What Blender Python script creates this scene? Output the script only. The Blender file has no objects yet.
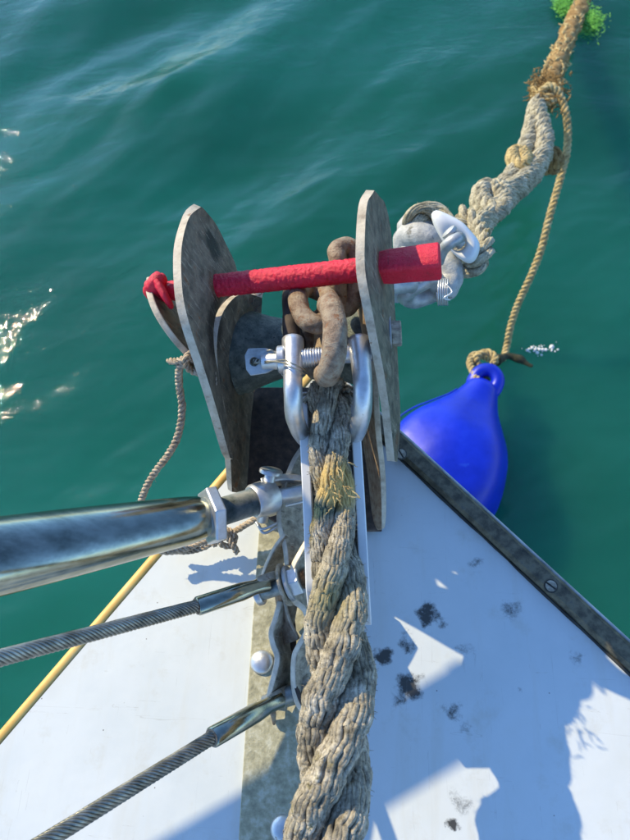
import bpy, math, random
import numpy as np
from mathutils import Vector, Matrix, noise

rnd = random.Random(7)
C = bpy.context.scene.collection
scene = bpy.context.scene

# ------------------------------------------------------------------ camera
F, CX, CY, H = 631.0, 315.0, 420.0, 0.5          # focal length in px of the 630x840 photograph, camera height above deck
def ray(px, py): return np.array([(px-CX)/F, (py-CY)/F, 1.0])
_n = ray(400, 700); _n /= np.linalg.norm(_n)     # straight down
_m = np.cross(ray(320, 370), ray(300, 840))
_f = np.cross(_n, _m); _f /= np.linalg.norm(_f)
if _f[1] > 0: _f = -_f
_R = np.array([np.cross(_f, -_n), _f, -_n])      # rows: starboard, forward, up in camera axes
def U(px, py, z):
    d = _R @ ray(px, py); t = (z-H)/d[2]
    return Vector((d[0]*t, d[1]*t, H+d[2]*t))
def S(px, py, z):                                # metres per photo pixel at that place
    d = _R @ ray(px, py); return ((z-H)/d[2])/F
cam = bpy.data.objects.new('camera', bpy.data.cameras.new('camera')); C.objects.link(cam)
M = Matrix.Identity(4)
for i in range(3):
    M[i][0] = _R[i, 0]; M[i][1] = -_R[i, 1]; M[i][2] = -_R[i, 2]
M[2][3] = H
cam.matrix_world = M
cam.data.sensor_fit = 'HORIZONTAL'; cam.data.sensor_width = 36; cam.data.lens = 36*F/630
cam.data.clip_start = 0.01; cam.data.clip_end = 2000
cam.data.dof.use_dof = True; cam.data.dof.focus_distance = 0.42; cam.data.dof.aperture_fstop = 20
scene.camera = cam

# ------------------------------------------------------------------ light
SUN = Vector((-1.12, 0.92, 1.0)).normalized()
w = bpy.data.worlds.new("World"); scene.world = w; w.use_nodes = True
nt = w.node_tree; bg = nt.nodes['Background']
sky = nt.nodes.new('ShaderNodeTexSky'); sky.sky_type = 'NISHITA'; sky.sun_disc = False
sky.sun_elevation = math.asin(SUN.z); sky.sun_rotation = math.atan2(SUN.x, SUN.y) % (2*math.pi)
sky.ozone_density = 8.0; sky.dust_density = 0.2
nt.links.new(sky.outputs[0], bg.inputs[0]); bg.inputs[1].default_value = 0.15
sl = bpy.data.lights.new('sun', 'SUN'); sl.energy = 2.65; sl.angle = math.radians(0.5); sl.color = (1, 0.85, 0.55)
so = bpy.data.objects.new('sun', sl); C.objects.link(so)
so.rotation_euler = SUN.to_track_quat('Z', 'Y').to_euler()
scene.view_settings.view_transform = 'Standard'; scene.view_settings.look = 'None'
scene.view_settings.exposure = 1.06; scene.view_settings.gamma = 1.0

# ------------------------------------------------------------------ materials
def ramp(nt, src, stops):
    r = nt.nodes.new('ShaderNodeValToRGB'); e = r.color_ramp.elements
    while len(e) > 1: e.remove(e[-1])
    e[0].position = stops[0][0]; e[0].color = (*stops[0][1], 1)
    for p, c in stops[1:]:
        k = e.new(p); k.color = (*c, 1)
    nt.links.new(src, r.inputs[0]); return r.outputs[0]
def tex(nt, scale, detail=6, rough=0.6, stretch=None, dist=0.0):
    tc = nt.nodes.new('ShaderNodeTexCoord'); v = tc.outputs['Object']
    if stretch:
        mp = nt.nodes.new('ShaderNodeMapping'); mp.inputs['Scale'].default_value = stretch
        nt.links.new(v, mp.inputs[0]); v = mp.outputs[0]
    n = nt.nodes.new('ShaderNodeTexNoise'); n.inputs['Scale'].default_value = scale
    n.inputs['Detail'].default_value = detail; n.inputs['Roughness'].default_value = rough
    n.inputs['Distortion'].default_value = dist
    nt.links.new(v, n.inputs['Vector']); return n.outputs[0]
def mixc(nt, fac, a, b, mode='MIX'):
    m = nt.nodes.new('ShaderNodeMix'); m.data_type = 'RGBA'; m.blend_type = mode
    for s, i in ((fac, 0), (a, 6), (b, 7)):
        if isinstance(s, (int, float)): m.inputs[i].default_value = s
        elif isinstance(s, tuple): m.inputs[i].default_value = (*s, 1)
        else: nt.links.new(s, m.inputs[i])
    return m.outputs[2]
def math_(nt, op, a, b=None, clamp=False):
    m = nt.nodes.new('ShaderNodeMath'); m.operation = op; m.use_clamp = clamp
    for s, i in ((a, 0), (b, 1)):
        if s is None: continue
        if isinstance(s, (int, float)): m.inputs[i].default_value = s
        else: nt.links.new(s, m.inputs[i])
    return m.outputs[0]
def bump(nt, bs, h, strength, dist):
    b = nt.nodes.new('ShaderNodeBump'); b.inputs['Strength'].default_value = strength
    b.inputs['Distance'].default_value = dist
    nt.links.new(h, b.inputs['Height']); nt.links.new(b.outputs[0], bs.inputs['Normal'])
def newmat(name):
    m = bpy.data.materials.new(name); m.use_nodes = True
    return m, m.node_tree, m.node_tree.nodes['Principled BSDF']
def surf(name, stops, scale=60, metallic=0.0, rough=(0.5, 0.5), bmp=0.3, bdist=0.0005, stretch=None, patches=None, detail=7, bscale=None):
    """mottled surface: colour ramp over noise, optional patches (scale, threshold, colour), fine relief"""
    m, nt, bs = newmat(name)
    n = tex(nt, scale, detail, 0.65, stretch)
    col = ramp(nt, n, stops)
    met = None
    for (ps, th, pc) in (patches or []):
        pn = tex(nt, ps, 6, 0.7, None, 0.4)
        f = ramp(nt, pn, [(th, (0, 0, 0)), (min(1, th+0.06), (1, 1, 1))])
        col = mixc(nt, f, col, pc)
        inv = math_(nt, 'SUBTRACT', 1.0, f)
        met = inv if met is None else math_(nt, 'MULTIPLY', met, inv)
    nt.links.new(col, bs.inputs['Base Color'])
    if metallic and met is not None:
        nt.links.new(math_(nt, 'MULTIPLY', met, metallic), bs.inputs['Metallic'])
    else: bs.inputs['Metallic'].default_value = metallic
    n2 = tex(nt, bscale or scale*4, 6, 0.7, stretch)
    r = math_(nt, 'ADD', math_(nt, 'MULTIPLY', n2, rough[1]-rough[0]), rough[0])
    nt.links.new(r, bs.inputs['Roughness'])
    if bmp: bump(nt, bs, n2, bmp, bdist)
    return m
RUST = (0.20, 0.085, 0.03)
MAT = {}
MAT['bronze'] = surf('weathered_plate', [(0.3, (0.05, 0.042, 0.030)), (0.45, (0.14, 0.118, 0.08)), (0.6, (0.25, 0.21, 0.14)), (0.75, (0.11, 0.088, 0.06))],
                     170, 0.0, (0.4, 0.75), 1.0, 0.0012, (1, .6, .6), [(60, 0.58, (0.17, 0.145, 0.10)), (90, 0.60, (0.20, 0.095, 0.04)), (240, 0.66, (0.40, 0.37, 0.30))])
MAT['worn_edge'] = surf('worn_bare_edge', [(0.3, (0.28, 0.22, 0.15)), (0.5, (0.52, 0.44, 0.32)), (0.7, (0.66, 0.58, 0.44))],
                     90, 0.0, (0.45, 0.7), 0.8, 0.0007, None, [(100, 0.63, (0.27, 0.14, 0.07))])
MAT['strap_edge'] = surf('worn_strap_edge', [(0.3, (0.42, 0.36, 0.27)), (0.6, (0.72, 0.64, 0.50))], 90, 0.2, (0.4, 0.6), 0.6, 0.0005)
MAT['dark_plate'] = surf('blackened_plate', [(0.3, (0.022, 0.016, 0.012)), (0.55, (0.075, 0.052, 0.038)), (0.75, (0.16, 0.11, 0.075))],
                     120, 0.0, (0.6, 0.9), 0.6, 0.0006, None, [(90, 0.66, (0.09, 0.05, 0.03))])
MAT['roller'] = surf('grey_green_roller', [(0.3, (0.045, 0.06, 0.05)), (0.5, (0.115, 0.14, 0.115)), (0.7, (0.22, 0.235, 0.19))],
                     160, 0.0, (0.45, 0.8), 1.0, 0.0012, None, [(260, 0.62, (0.02, 0.022, 0.02)), (120, 0.66, (0.24, 0.23, 0.18))])
MAT['rusty'] = surf('rusty_galvanised', [(0.3, (0.10, 0.06, 0.035)), (0.45, (0.28, 0.19, 0.12)), (0.6, (0.40, 0.32, 0.22)), (0.75, (0.30, 0.14, 0.06))],
                     150, 0.15, (0.4, 0.75), 1.0, 0.0013, None, [(110, 0.58, (0.26, 0.115, 0.045)), (300, 0.64, (0.07, 0.045, 0.035)), (200, 0.68, (0.55, 0.50, 0.42))])
MAT['galv'] = surf('galvanised', [(0.3, (0.22, 0.22, 0.21)), (0.5, (0.42, 0.43, 0.42)), (0.7, (0.6, 0.6, 0.57))],
                     60, 0.45, (0.35, 0.6), 0.5, 0.0004, None, [(70, 0.64, (0.25, 0.2, 0.13))])
MAT['galv_pale'] = surf('pale_galvanised', [(0.3, (0.30, 0.30, 0.28)), (0.5, (0.46, 0.46, 0.43)), (0.7, (0.62, 0.60, 0.55))],
                     120, 0.1, (0.45, 0.75), 0.9, 0.0012, None, [(70, 0.58, (0.20, 0.19, 0.15)), (180, 0.64, (0.12, 0.11, 0.09))])
MAT['stainless'] = surf('stainless', [(0.3, (0.50, 0.50, 0.49)), (0.6, (0.66, 0.66, 0.65)), (0.8, (0.48, 0.44, 0.38))],
                     110, 0.8, (0.24, 0.52), 0.35, 0.0004, None, [(90, 0.64, (0.27, 0.19, 0.13)), (260, 0.70, (0.12, 0.11, 0.10))])
MAT['polished'] = surf('polished_tube', [(0.3, (0.17, 0.18, 0.14)), (0.6, (0.36, 0.365, 0.29)), (0.8, (0.23, 0.21, 0.17))],
                     40, 1.0, (0.08, 0.30), 0.2, 0.0003, (0.5, 2.0, 2.0), [(60, 0.70, (0.20, 0.15, 0.12))])
MAT['tarnish'] = surf('tarnished_thread', [(0.3, (0.09, 0.11, 0.10)), (0.5, (0.28, 0.31, 0.29)), (0.7, (0.45, 0.43, 0.38))],
                     120, 0.55, (0.35, 0.6), 0.6, 0.0004)
MAT['strap'] = surf('grey_strap', [(0.3, (0.13, 0.115, 0.085)), (0.5, (0.36, 0.32, 0.24)), (0.7, (0.56, 0.50, 0.38))],
                     160, 0.35, (0.4, 0.7), 0.7, 0.0007, None, [(120, 0.62, (0.22, 0.12, 0.06))])
MAT['wire'] = surf('wire_steel', [(0.3, (0.12, 0.115, 0.09)), (0.55, (0.32, 0.31, 0.26)), (0.75, (0.5, 0.48, 0.40))],
                     90, 0.8, (0.28, 0.5), 0.1, 0.0002)
MAT['plastic'] = surf('white_plastic', [(0.3, (0.66, 0.66, 0.62)), (0.6, (0.80, 0.80, 0.77))],
                     30, 0.0, (0.3, 0.45), 0.1, 0.0003, None, [(60, 0.68, (0.50, 0.47, 0.38))])
MAT['red'] = surf('red_paint', [(0.3, (0.66, 0.006, 0.028)), (0.6, (0.84, 0.010, 0.045)), (0.8, (0.88, 0.025, 0.06))],
                     90, 0.0, (0.25, 0.42), 1.0, 0.0012, None, [(230, 0.735, (0.10, 0.01, 0.015))], bscale=420)
MAT['blue'] = surf('blue_vinyl', [(0.3, (0.001, 0.014, 0.36)), (0.6, (0.002, 0.022, 0.52)), (0.8, (0.006, 0.045, 0.62))],
                     14, 0.0, (0.28, 0.50), 0.25, 0.001, None, [(30, 0.66, (0.012, 0.07, 0.55)), (160, 0.74, (0.10, 0.16, 0.5))])
def ropemat(name, a, b, c, patches=()):
    m = surf(name, [(0.28, a), (0.5, b), (0.72, c)], 85, 0.0, (0.85, 1.0), 1.0, 0.0012, None, list(patches), bscale=700)
    nt = m.node_tree; bs = nt.nodes['Principled BSDF']; l = bs.inputs['Base Color'].links[0].from_socket
    g = ramp(nt, tex(nt, 420, 5, 0.8), [(0.35, (0.42, 0.40, 0.36)), (0.5, (0.95, 0.95, 0.95)), (0.7, (1.25, 1.24, 1.2))])
    nt.links.new(mixc(nt, 1.0, l, g, 'MULTIPLY'), bs.inputs['Base Color'])
    return m
MAT['rope'] = ropemat('weathered_rope', (0.12, 0.10, 0.06), (0.44, 0.38, 0.27), (0.78, 0.70, 0.54),
                      [(32, 0.62, (0.30, 0.25, 0.12)), (26, 0.66, (0.16, 0.18, 0.16))])
def stain_tint(m, px, py, z, r, col, dens=1.0):
    nt = m.node_tree; bs = nt.nodes['Principled BSDF']; l = bs.inputs['Base Color'].links[0].from_socket
    tc = nt.nodes.new('ShaderNodeTexCoord'); d = nt.nodes.new('ShaderNodeVectorMath'); d.operation = 'DISTANCE'
    nt.links.new(tc.outputs['Object'], d.inputs[0]); d.inputs[1].default_value = U(px, py, z)
    f = math_(nt, 'SUBTRACT', 1.0, math_(nt, 'DIVIDE', d.outputs['Value'], r), True)
    f = math_(nt, 'MULTIPLY', math_(nt, 'ADD', math_(nt, 'MULTIPLY', f, 2.2), math_(nt, 'MULTIPLY', math_(nt, 'SUBTRACT', tex(nt, 260, 5, .7), .5), 2.0)), math_(nt, 'MULTIPLY', f, 3*dens, True), True)
    nt.links.new(mixc(nt, f, l, col), bs.inputs['Base Color'])
stain_tint(MAT['rope'], 338, 486, .132, .022, (0.62, 0.44, 0.16), .8)
stain_tint(MAT['rope'], 322, 508, .125, .012, (0.05, 0.09, 0.07), .9)
stain_tint(MAT['rope'], 330, 600, .125, .030, (0.36, 0.30, 0.14), .2)
for q in ((372, 268, .176, .017), (204, 288, .165, .017), (386, 345, .125, .014), (184, 240, .19, .012), (228, 440, .09, .016), (385, 440, .10, .014)):
    stain_tint(MAT['bronze'], *q, (0.17, 0.075, 0.03), .8)
stain_tint(MAT['bronze'], 210, 245, .17, .016, (0.03, 0.03, 0.022), .7)  # this and the next darken the face of the port cheek
stain_tint(MAT['bronze'], 214, 330, .15, .030, (0.045, 0.035, 0.025), .8)
def scratch(m, col, k=.6):
    nt = m.node_tree; bs = nt.nodes['Principled BSDF']; l = bs.inputs['Base Color'].links[0].from_socket
    a = ramp(nt, tex(nt, 60, 4, .6, (1, 7, .8), .8), [(0.60, (0, 0, 0)), (0.64, (k, k, k)), (0.68, (0, 0, 0))])
    b = ramp(nt, tex(nt, 90, 3, .6, (1, .5, 6), .6), [(0.62, (0, 0, 0)), (0.65, (k, k, k)), (0.69, (0, 0, 0))])
    c = mixc(nt, a, l, col); c = mixc(nt, b, c, tuple(x*.35 for x in col)); nt.links.new(c, bs.inputs['Base Color'])
scratch(MAT['bronze'], (0.52, 0.46, 0.34)); scratch(MAT['strap'], (0.6, 0.55, 0.45)); scratch(MAT['red'], (0.35, 0.01, 0.02), .35)
MAT['pale_rope'] = ropemat('bleached_rope', (0.20, 0.17, 0.10), (0.50, 0.44, 0.29), (0.72, 0.66, 0.48), [(45, 0.60, (0.24, 0.19, 0.07))])
MAT['tan_rope'] = ropemat('tan_rope', (0.28, 0.19, 0.08), (0.58, 0.43, 0.18), (0.76, 0.61, 0.32), [(25, 0.64, (0.15, 0.11, 0.05))])
MAT['cord'] = ropemat('beige_cord', (0.40, 0.30, 0.20), (0.60, 0.48, 0.34), (0.72, 0.62, 0.47))
MAT['brown_rope'] = ropemat('fouled_rope', (0.14, 0.08, 0.02), (0.34, 0.20, 0.06), (0.52, 0.37, 0.16))
MAT['dark_rope'] = ropemat('dark_weedy_rope', (0.015, 0.02, 0.012), (0.04, 0.045, 0.02), (0.10, 0.08, 0.04))
MAT['weed'] = surf('green_weed', [(0.3, (0.06, 0.26, 0.02)), (0.6, (0.16, 0.48, 0.05))], 60, 0, (0.6, 0.8), 0.2)
MAT['yellow'] = surf('yellow_trim', [(0.3, (0.62, 0.34, 0.07)), (0.55, (0.78, 0.50, 0.14)), (0.75, (0.72, 0.55, 0.28))], 25, 0, (0.45, 0.6), 0.2, 0.0003, None,
                     [(60, 0.70, (0.4, 0.33, 0.2))])
MAT['strake'] = surf('weathered_strake', [(0.28, (0.025, 0.022, 0.012)), (0.45, (0.085, 0.072, 0.042)), (0.6, (0.17, 0.145, 0.085)), (0.75, (0.08, 0.08, 0.07))],
                     110, 0.1, (0.35, 0.6), 0.7, 0.0006, None, [(35, 0.66, (0.30, 0.27, 0.20))])
MAT['sealant'] = surf('black_sealant', [(0.3, (0.01, 0.01, 0.01)), (0.7, (0.05, 0.05, 0.04))], 90, 0, (0.6, 0.8), 0.4)
MAT['aged_plate'] = surf('aged_fibreglass', [(0.3, (0.24, 0.23, 0.15)), (0.5, (0.42, 0.39, 0.25)), (0.65, (0.56, 0.54, 0.40)), (0.8, (0.34, 0.34, 0.28))],
                     180, 0, (0.6, 0.85), 0.8, 0.0008, None, [(40, 0.66, (0.25, 0.22, 0.13))])
MAT['white_hull'] = surf('white_hull', [(0.3, (0.72, 0.72, 0.70)), (0.7, (0.8, 0.8, 0.78))], 10, 0, (0.3, 0.4), 0.05)
MAT['glossy_blue'] = surf('dark_blue_strap', [(0.3, (0.01, 0.02, 0.06)), (0.7, (0.04, 0.08, 0.18))], 60, 0.3, (0.3, 0.5), 0.3)

# deck paint: off-white gelcoat with dried dirt at the places the photograph shows it
def deck_material():
    m, nt, bs = newmat('white_deck_paint')
    tc = nt.nodes.new('ShaderNodeTexCoord'); P = tc.outputs['Object']
    broad = tex(nt, 9, 6, 0.6)
    col = ramp(nt, broad, [(0.3, (0.58, 0.62, 0.60)), (0.55, (0.66, 0.69, 0.665)), (0.75, (0.63, 0.65, 0.60))])
    streak = tex(nt, 60, 5, 0.6, (1.0, 0.12, 1.0))
    col = mixc(nt, ramp(nt, streak, [(0.54, (0, 0, 0)), (0.70, (.45, .45, .45))]), col, (0.60, 0.60, 0.53))
    grime = tex(nt, 26, 8, 0.72)
    col = mixc(nt, ramp(nt, grime, [(0.55, (0, 0, 0)), (0.76, (.65, .65, .65))]), col, (0.52, 0.50, 0.41))
    warp = nt.nodes.new('ShaderNodeTexNoise'); warp.inputs['Scale'].default_value = 70; warp.inputs['Detail'].default_value = 5
    nt.links.new(P, warp.inputs['Vector'])
    wv = nt.nodes.new('ShaderNodeVectorMath'); wv.operation = 'MULTIPLY_ADD'
    nt.links.new(warp.outputs['Color'], wv.inputs[0]); wv.inputs[1].default_value = (0.026,)*3; 
    nt.links.new(P, wv.inputs[2])
    dots = tex(nt, 420, 5, 0.75)
    total = None
    for (px, py, r, dens) in DIRT:
        c = U(px, py, 0) + Vector((0.013, 0.013, 0.013))
        d = nt.nodes.new('ShaderNodeVectorMath'); d.operation = 'DISTANCE'
        nt.links.new(wv.outputs[0], d.inputs[0]); d.inputs[1].default_value = c
        rr = r*S(px, py, 0)
        f = math_(nt, 'MULTIPLY', math_(nt, 'SUBTRACT', 1.0, math_(nt, 'DIVIDE', d.outputs['Value'], rr), True), dens)
        total = f if total is None else math_(nt, 'MAXIMUM', total, f)
    # denser towards the middle, broken up by grain
    g = math_(nt, 'ADD', total, math_(nt, 'MULTIPLY', math_(nt, 'SUBTRACT', dots, 0.55), 1.5))
    g = math_(nt, 'MULTIPLY', math_(nt, 'MULTIPLY', g, 1.5, True), math_(nt, 'MULTIPLY', total, 3.0, True))
    col = mixc(nt, g, col, (0.06, 0.058, 0.05))
    v = nt.nodes.new('ShaderNodeTexVoronoi'); v.inputs['Scale'].default_value = 110; nt.links.new(P, v.inputs['Vector'])
    sp = ramp(nt, v.outputs['Distance'], [(0.035, (1, 1, 1)), (0.075, (0, 0, 0))])
    sel = ramp(nt, v.outputs['Color'], [(0.72, (0, 0, 0)), (0.8, (1, 1, 1))])
    col = mixc(nt, mixc(nt, 1.0, sp, sel, 'MULTIPLY'), col, (0.14, 0.12, 0.09))
    sc = tex(nt, 38, 3, 0.5, (9.0, 0.35, 1.0), 1.2)
    col = mixc(nt, ramp(nt, sc, [(0.700, (0, 0, 0)), (0.712, (.5, .5, .5)), (0.722, (0, 0, 0))]), col, (0.34, 0.33, 0.28))
    sc2 = tex(nt, 22, 3, 0.5, (0.5, 7.0, 1.0), 1.5)
    col = mixc(nt, ramp(nt, sc2, [(0.690, (0, 0, 0)), (0.700, (.4, .4, .4)), (0.710, (0, 0, 0))]), col, (0.36, 0.34, 0.28))
    nt.links.new(col, bs.inputs['Base Color'])
    nt.links.new(math_(nt, 'ADD', math_(nt, 'MULTIPLY', grime, 0.35), 0.28), bs.inputs['Roughness'])
    hh = math_(nt, 'ADD', math_(nt, 'MULTIPLY', tex(nt, 30, 4), 1.0), math_(nt, 'MULTIPLY', g, 0.25))
    bump(nt, bs, hh, 0.25, 0.002)
    return m
DIRT = [(428, 613, 15, 1.3), (405, 643, 12, 0.8), (382, 656, 12, 1.3), (408, 688, 18, 1.25), (454, 712, 15, 0.9), (463, 651, 12, 0.45),
        (512, 610, 15, 0.6), (474, 569, 9, 0.5), (460, 802, 15, 0.5), (453, 826, 7, 1.1), (575, 655, 9, 0.5), (520, 690, 6, 0.5), (400, 700, 11, 0.7)]
MAT['deck'] = deck_material()

def water_material():
    m, nt, bs = newmat('sea_water')
    nt.nodes.remove(bs); out = nt.nodes['Material Output']
    n = tex(nt, 1.1, 4, 0.55, None, 0.3)
    col = ramp(nt, n, [(0.3, (0.009, 0.108, 0.066)), (0.55, (0.012, 0.142, 0.096)), (0.75, (0.017, 0.178, 0.132))])
    dif = nt.nodes.new('ShaderNodeSubsurfaceScattering'); dif.falloff = 'BURLEY'; nt.links.new(col, dif.inputs['Color']); dif.inputs['Radius'].default_value = (0.5, 1.0, 1.0); dif.inputs['Scale'].default_value = 0.45
    tr = nt.nodes.new('ShaderNodeBsdfTransparent'); tr.inputs[0].default_value = (0.45, 0.95, 0.85, 1)
    body = nt.nodes.new('ShaderNodeMixShader'); body.inputs[0].default_value = 0.66
    nt.links.new(tr.outputs[0], body.inputs[1]); nt.links.new(dif.outputs[0], body.inputs[2])
    gl = nt.nodes.new('ShaderNodeBsdfGlossy'); gl.inputs['Roughness'].default_value = 0.035
    fr = nt.nodes.new('ShaderNodeFresnel'); fr.inputs[0].default_value = 1.42
    h1 = tex(nt, 9, 5, 0.6, (0.8, 1.9, 1), 0.6); h2 = tex(nt, 45, 4, 0.6, (0.7, 1.8, 1), 0.8)
    h = math_(nt, 'ADD', math_(nt, 'MULTIPLY', h1, 1.0), math_(nt, 'MULTIPLY', h2, 0.12))
    b = nt.nodes.new('ShaderNodeBump'); b.inputs['Strength'].default_value = 0.5; b.inputs['Distance'].default_value = 0.008
    nt.links.new(h, b.inputs['Height'])
    nt.links.new(b.outputs[0], gl.inputs['Normal']); nt.links.new(b.outputs[0], fr.inputs['Normal'])
    mx = nt.nodes.new('ShaderNodeMixShader')
    nt.links.new(fr.outputs[0], mx.inputs[0]); nt.links.new(body.outputs[0], mx.inputs[1]); nt.links.new(gl.outputs[0], mx.inputs[2])
    nt.links.new(mx.outputs[0], out.inputs[0])
    return m
MAT['water'] = water_material()
MAT['deep'] = surf('murky_depth', [(0.3, (0.002, 0.09, 0.075)), (0.7, (0.004, 0.12, 0.10))], 1.2, 0, (0.9, 1), 0)

# ------------------------------------------------------------------ mesh helpers
def link(name, verts, faces, mat, parent=None, smooth=True, bevel=0, sharp=None):
    me = bpy.data.meshes.new(name); me.from_pydata([tuple(v) for v in verts], [], faces); me.update()
    if mat: me.materials.append(MAT[mat] if isinstance(mat, str) else mat)
    if smooth: me.polygons.foreach_set('use_smooth', [True]*len(me.polygons))
    if sharp is not None: me.set_sharp_from_angle(angle=math.radians(sharp))
    o = bpy.data.objects.new(name, me); C.objects.link(o)
    if parent is not None:
        o.parent = parent
        o.matrix_parent_inverse = Matrix.Translation(-parent.location)
    if bevel:
        b = o.modifiers.new('bevel', 'BEVEL'); b.width = bevel; b.segments = 2; b.limit_method = 'ANGLE'; b.angle_limit = math.radians(35)
    return o
def thing(name, label, cat, loc, group=None):
    o = bpy.data.objects.new(name, None); C.objects.link(o); o.location = loc
    o.empty_display_size = 0.02
    o['label'] = label; o['category'] = cat
    if group: o['group'] = group
    return o
def struct(o): o['kind'] = 'structure'; return o
class MB:
    def __init__(s): s.v = []; s.f = []
    def add(s, v, f):
        k = len(s.v); s.v += [Vector(p) for p in v]; s.f += [tuple(i+k for i in q) for q in f]; return s
    def build(s, name, mat, parent=None, **k): return link(name, s.v, s.f, mat, parent, **k)
def resample(pts, n, closed=False):
    """Catmull-Rom through pts, n samples evenly by length"""
    P = [Vector(p) for p in pts]; m = len(P); out = []
    segs = m if closed else m-1
    for i in range(segs):
        if closed: a, b, c, d = P[(i-1) % m], P[i], P[(i+1) % m], P[(i+2) % m]
        else:
            b, c = P[i], P[i+1]; a = P[i-1] if i else b*2-c; d = P[i+2] if i+2 < m else c*2-b
        for k in range(16):
            t = k/16
            out.append(0.5*((2*b)+(c-a)*t+(2*a-5*b+4*c-d)*t*t+(3*b-a-3*c+d)*t**3))
    out.append(P[0].copy() if closed else P[-1].copy())
    L = [0]
    for i in range(1, len(out)): L.append(L[-1]+(out[i]-out[i-1]).length)
    res = []; j = 0; N = n if closed else n-1
    for k in range(n):
        s = L[-1]*k/N
        while j < len(L)-2 and L[j+1] < s: j += 1
        t = (s-L[j])/max(1e-12, L[j+1]-L[j]); res.append(out[j].lerp(out[j+1], min(1, max(0, t))))
    return res
def frames(P, closed=False):
    n = len(P); T = []
    for i in range(n):
        if closed: t = P[(i+1) % n]-P[(i-1) % n]
        else: t = P[min(n-1, i+1)]-P[max(0, i-1)]
        T.append(t.normalized())
    a = Vector((0, 0, 1)) if abs(T[0].z) < 0.9 else Vector((1, 0, 0))
    N = [(a-T[0]*a.dot(T[0])).normalized()]
    for i in range(1, n):
        q = T[i-1].rotation_difference(T[i]); v = q @ N[-1]; N.append((v-T[i]*v.dot(T[i])).normalized())
    if closed:
        q = T[-1].rotation_difference(T[0]); v = q @ N[-1]
        ang = math.atan2(v.cross(N[0]).dot(T[0]), v.dot(N[0]))
        N = [Matrix.Rotation(ang*i/n, 3, T[i]) @ N[i] for i in range(n)]
    return T, N, [T[i].cross(N[i]) for i in range(n)]
def tube(mb, P, r, sides=12, closed=False, cap=True, rough=0.0, seed=0, rs=60, flat=1.0, lobe=None):
    T, N, B = frames(P, closed); n = len(P); v = []; f = []
    for i in range(n):
        ri = r[i] if isinstance(r, (list, tuple)) else r
        for k in range(sides):
            a = 2*math.pi*k/sides; d = N[i]*math.cos(a)+B[i]*math.sin(a)*flat
            q = P[i]+d*(ri*(1+lobe[1]*math.cos(lobe[0]*(a-lobe[2]*i))) if lobe else ri)
            if rough: q += d*ri*rough*noise.noise(q*rs+Vector((seed, 0, 0)))
            v.append(q)
    for i in range(n if closed else n-1):
        for k in range(sides):
            a = i*sides+k; b = i*sides+(k+1) % sides; j = ((i+1) % n)*sides
            f.append((a, b, j+(k+1) % sides, j+k))
    if cap and not closed:
        for i, s in ((0, -1), (n-1, 1)):
            ri = r[i] if isinstance(r, (list, tuple)) else r
            k0 = len(v); v.append(P[i]+T[i]*s*ri*0.25)
            for k in range(sides):
                a = i*sides+k; b = i*sides+(k+1) % sides
                f.append((k0, b, a) if s < 0 else (k0, a, b))
    mb.add(v, f); return mb
def shell(A, B, th, sub=6, nv=24, side=1):
    """plate lofted between two edge curves, real thickness th to one side"""
    a = resample(A, nv); b = resample(B, nv); g = [[a[i].lerp(b[i], j/sub) for j in range(sub+1)] for i in range(nv)]
    nr = []
    for i in range(nv):
        row = []
        for j in range(sub+1):
            du = g[min(nv-1, i+1)][j]-g[max(0, i-1)][j]; dv = g[i][min(sub, j+1)]-g[i][max(0, j-1)]
            q = du.cross(dv)
            row.append(q.normalized() if q.length > 1e-12 else None)
        nr.append(row)
    last = Vector((1, 0, 0))
    for i in range(nv):
        for j in range(sub+1):
            if nr[i][j] is None: nr[i][j] = nr[i][j-1] if j and nr[i][j-1] else last
            last = nr[i][j]
    v = [g[i][j] for i in range(nv) for j in range(sub+1)]
    v += [g[i][j]+nr[i][j]*th*side for i in range(nv) for j in range(sub+1)]
    W = sub+1; K = nv*W; f = []
    for i in range(nv-1):
        for j in range(sub):
            q = (i*W+j, i*W+j+1, (i+1)*W+j+1, (i+1)*W+j); f.append(q); f.append(tuple(K+x for x in reversed(q)))
    for i in range(nv-1):
        f.append((i*W, (i+1)*W, K+(i+1)*W, K+i*W)); f.append((i*W+sub, K+i*W+sub, K+(i+1)*W+sub, (i+1)*W+sub))
    for j in range(sub):
        f.append((j, K+j, K+j+1, j+1)); i = (nv-1)*W; f.append((i+j, i+j+1, K+i+j+1, K+i+j))
    return v, f
def plate(name, A, B, th, mat, parent, side=1, bevel=0.0008, **k):
    v, f = shell([U(*p) for p in A], [U(*p) for p in B], th, side=side, **k)
    o = link(name, v, f, mat, parent, bevel=bevel, sharp=40)
    if mat in EDGE:
        o.data.materials.append(MAT[EDGE[mat]]); nrim = 2*(k.get('nv', 24)-1)+2*k.get('sub', 6)
        for p in o.data.polygons[-nrim:]: p.material_index = 1
    return o
EDGE = {'bronze': 'worn_edge', 'rusty': 'worn_edge', 'strap': 'strap_edge'}
def basis(ax):
    ax = ax.normalized(); a = Vector((0, 0, 1)) if abs(ax.z) < 0.9 else Vector((0, 1, 0))
    x = (a-ax*a.dot(ax)).normalized(); return x, ax.cross(x), ax
def lathe(mb, p, ax, prof, sides=32, squash=None):
    """prof: list of (distance along ax, radius)"""
    x, y, z = basis(ax); v = []; f = []
    for (t, r) in prof:
        for k in range(sides):
            a = 2*math.pi*k/sides; v.append(p+z*t+(x*math.cos(a)+y*math.sin(a))*max(r, 1e-5))
    for i in range(len(prof)-1):
        for k in range(sides):
            f.append((i*sides+k, i*sides+(k+1) % sides, (i+1)*sides+(k+1) % sides, (i+1)*sides+k))
    f.append(tuple(reversed(range(sides)))); f.append(tuple((len(prof)-1)*sides+k for k in range(sides)))
    mb.add(v, f); return mb
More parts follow.
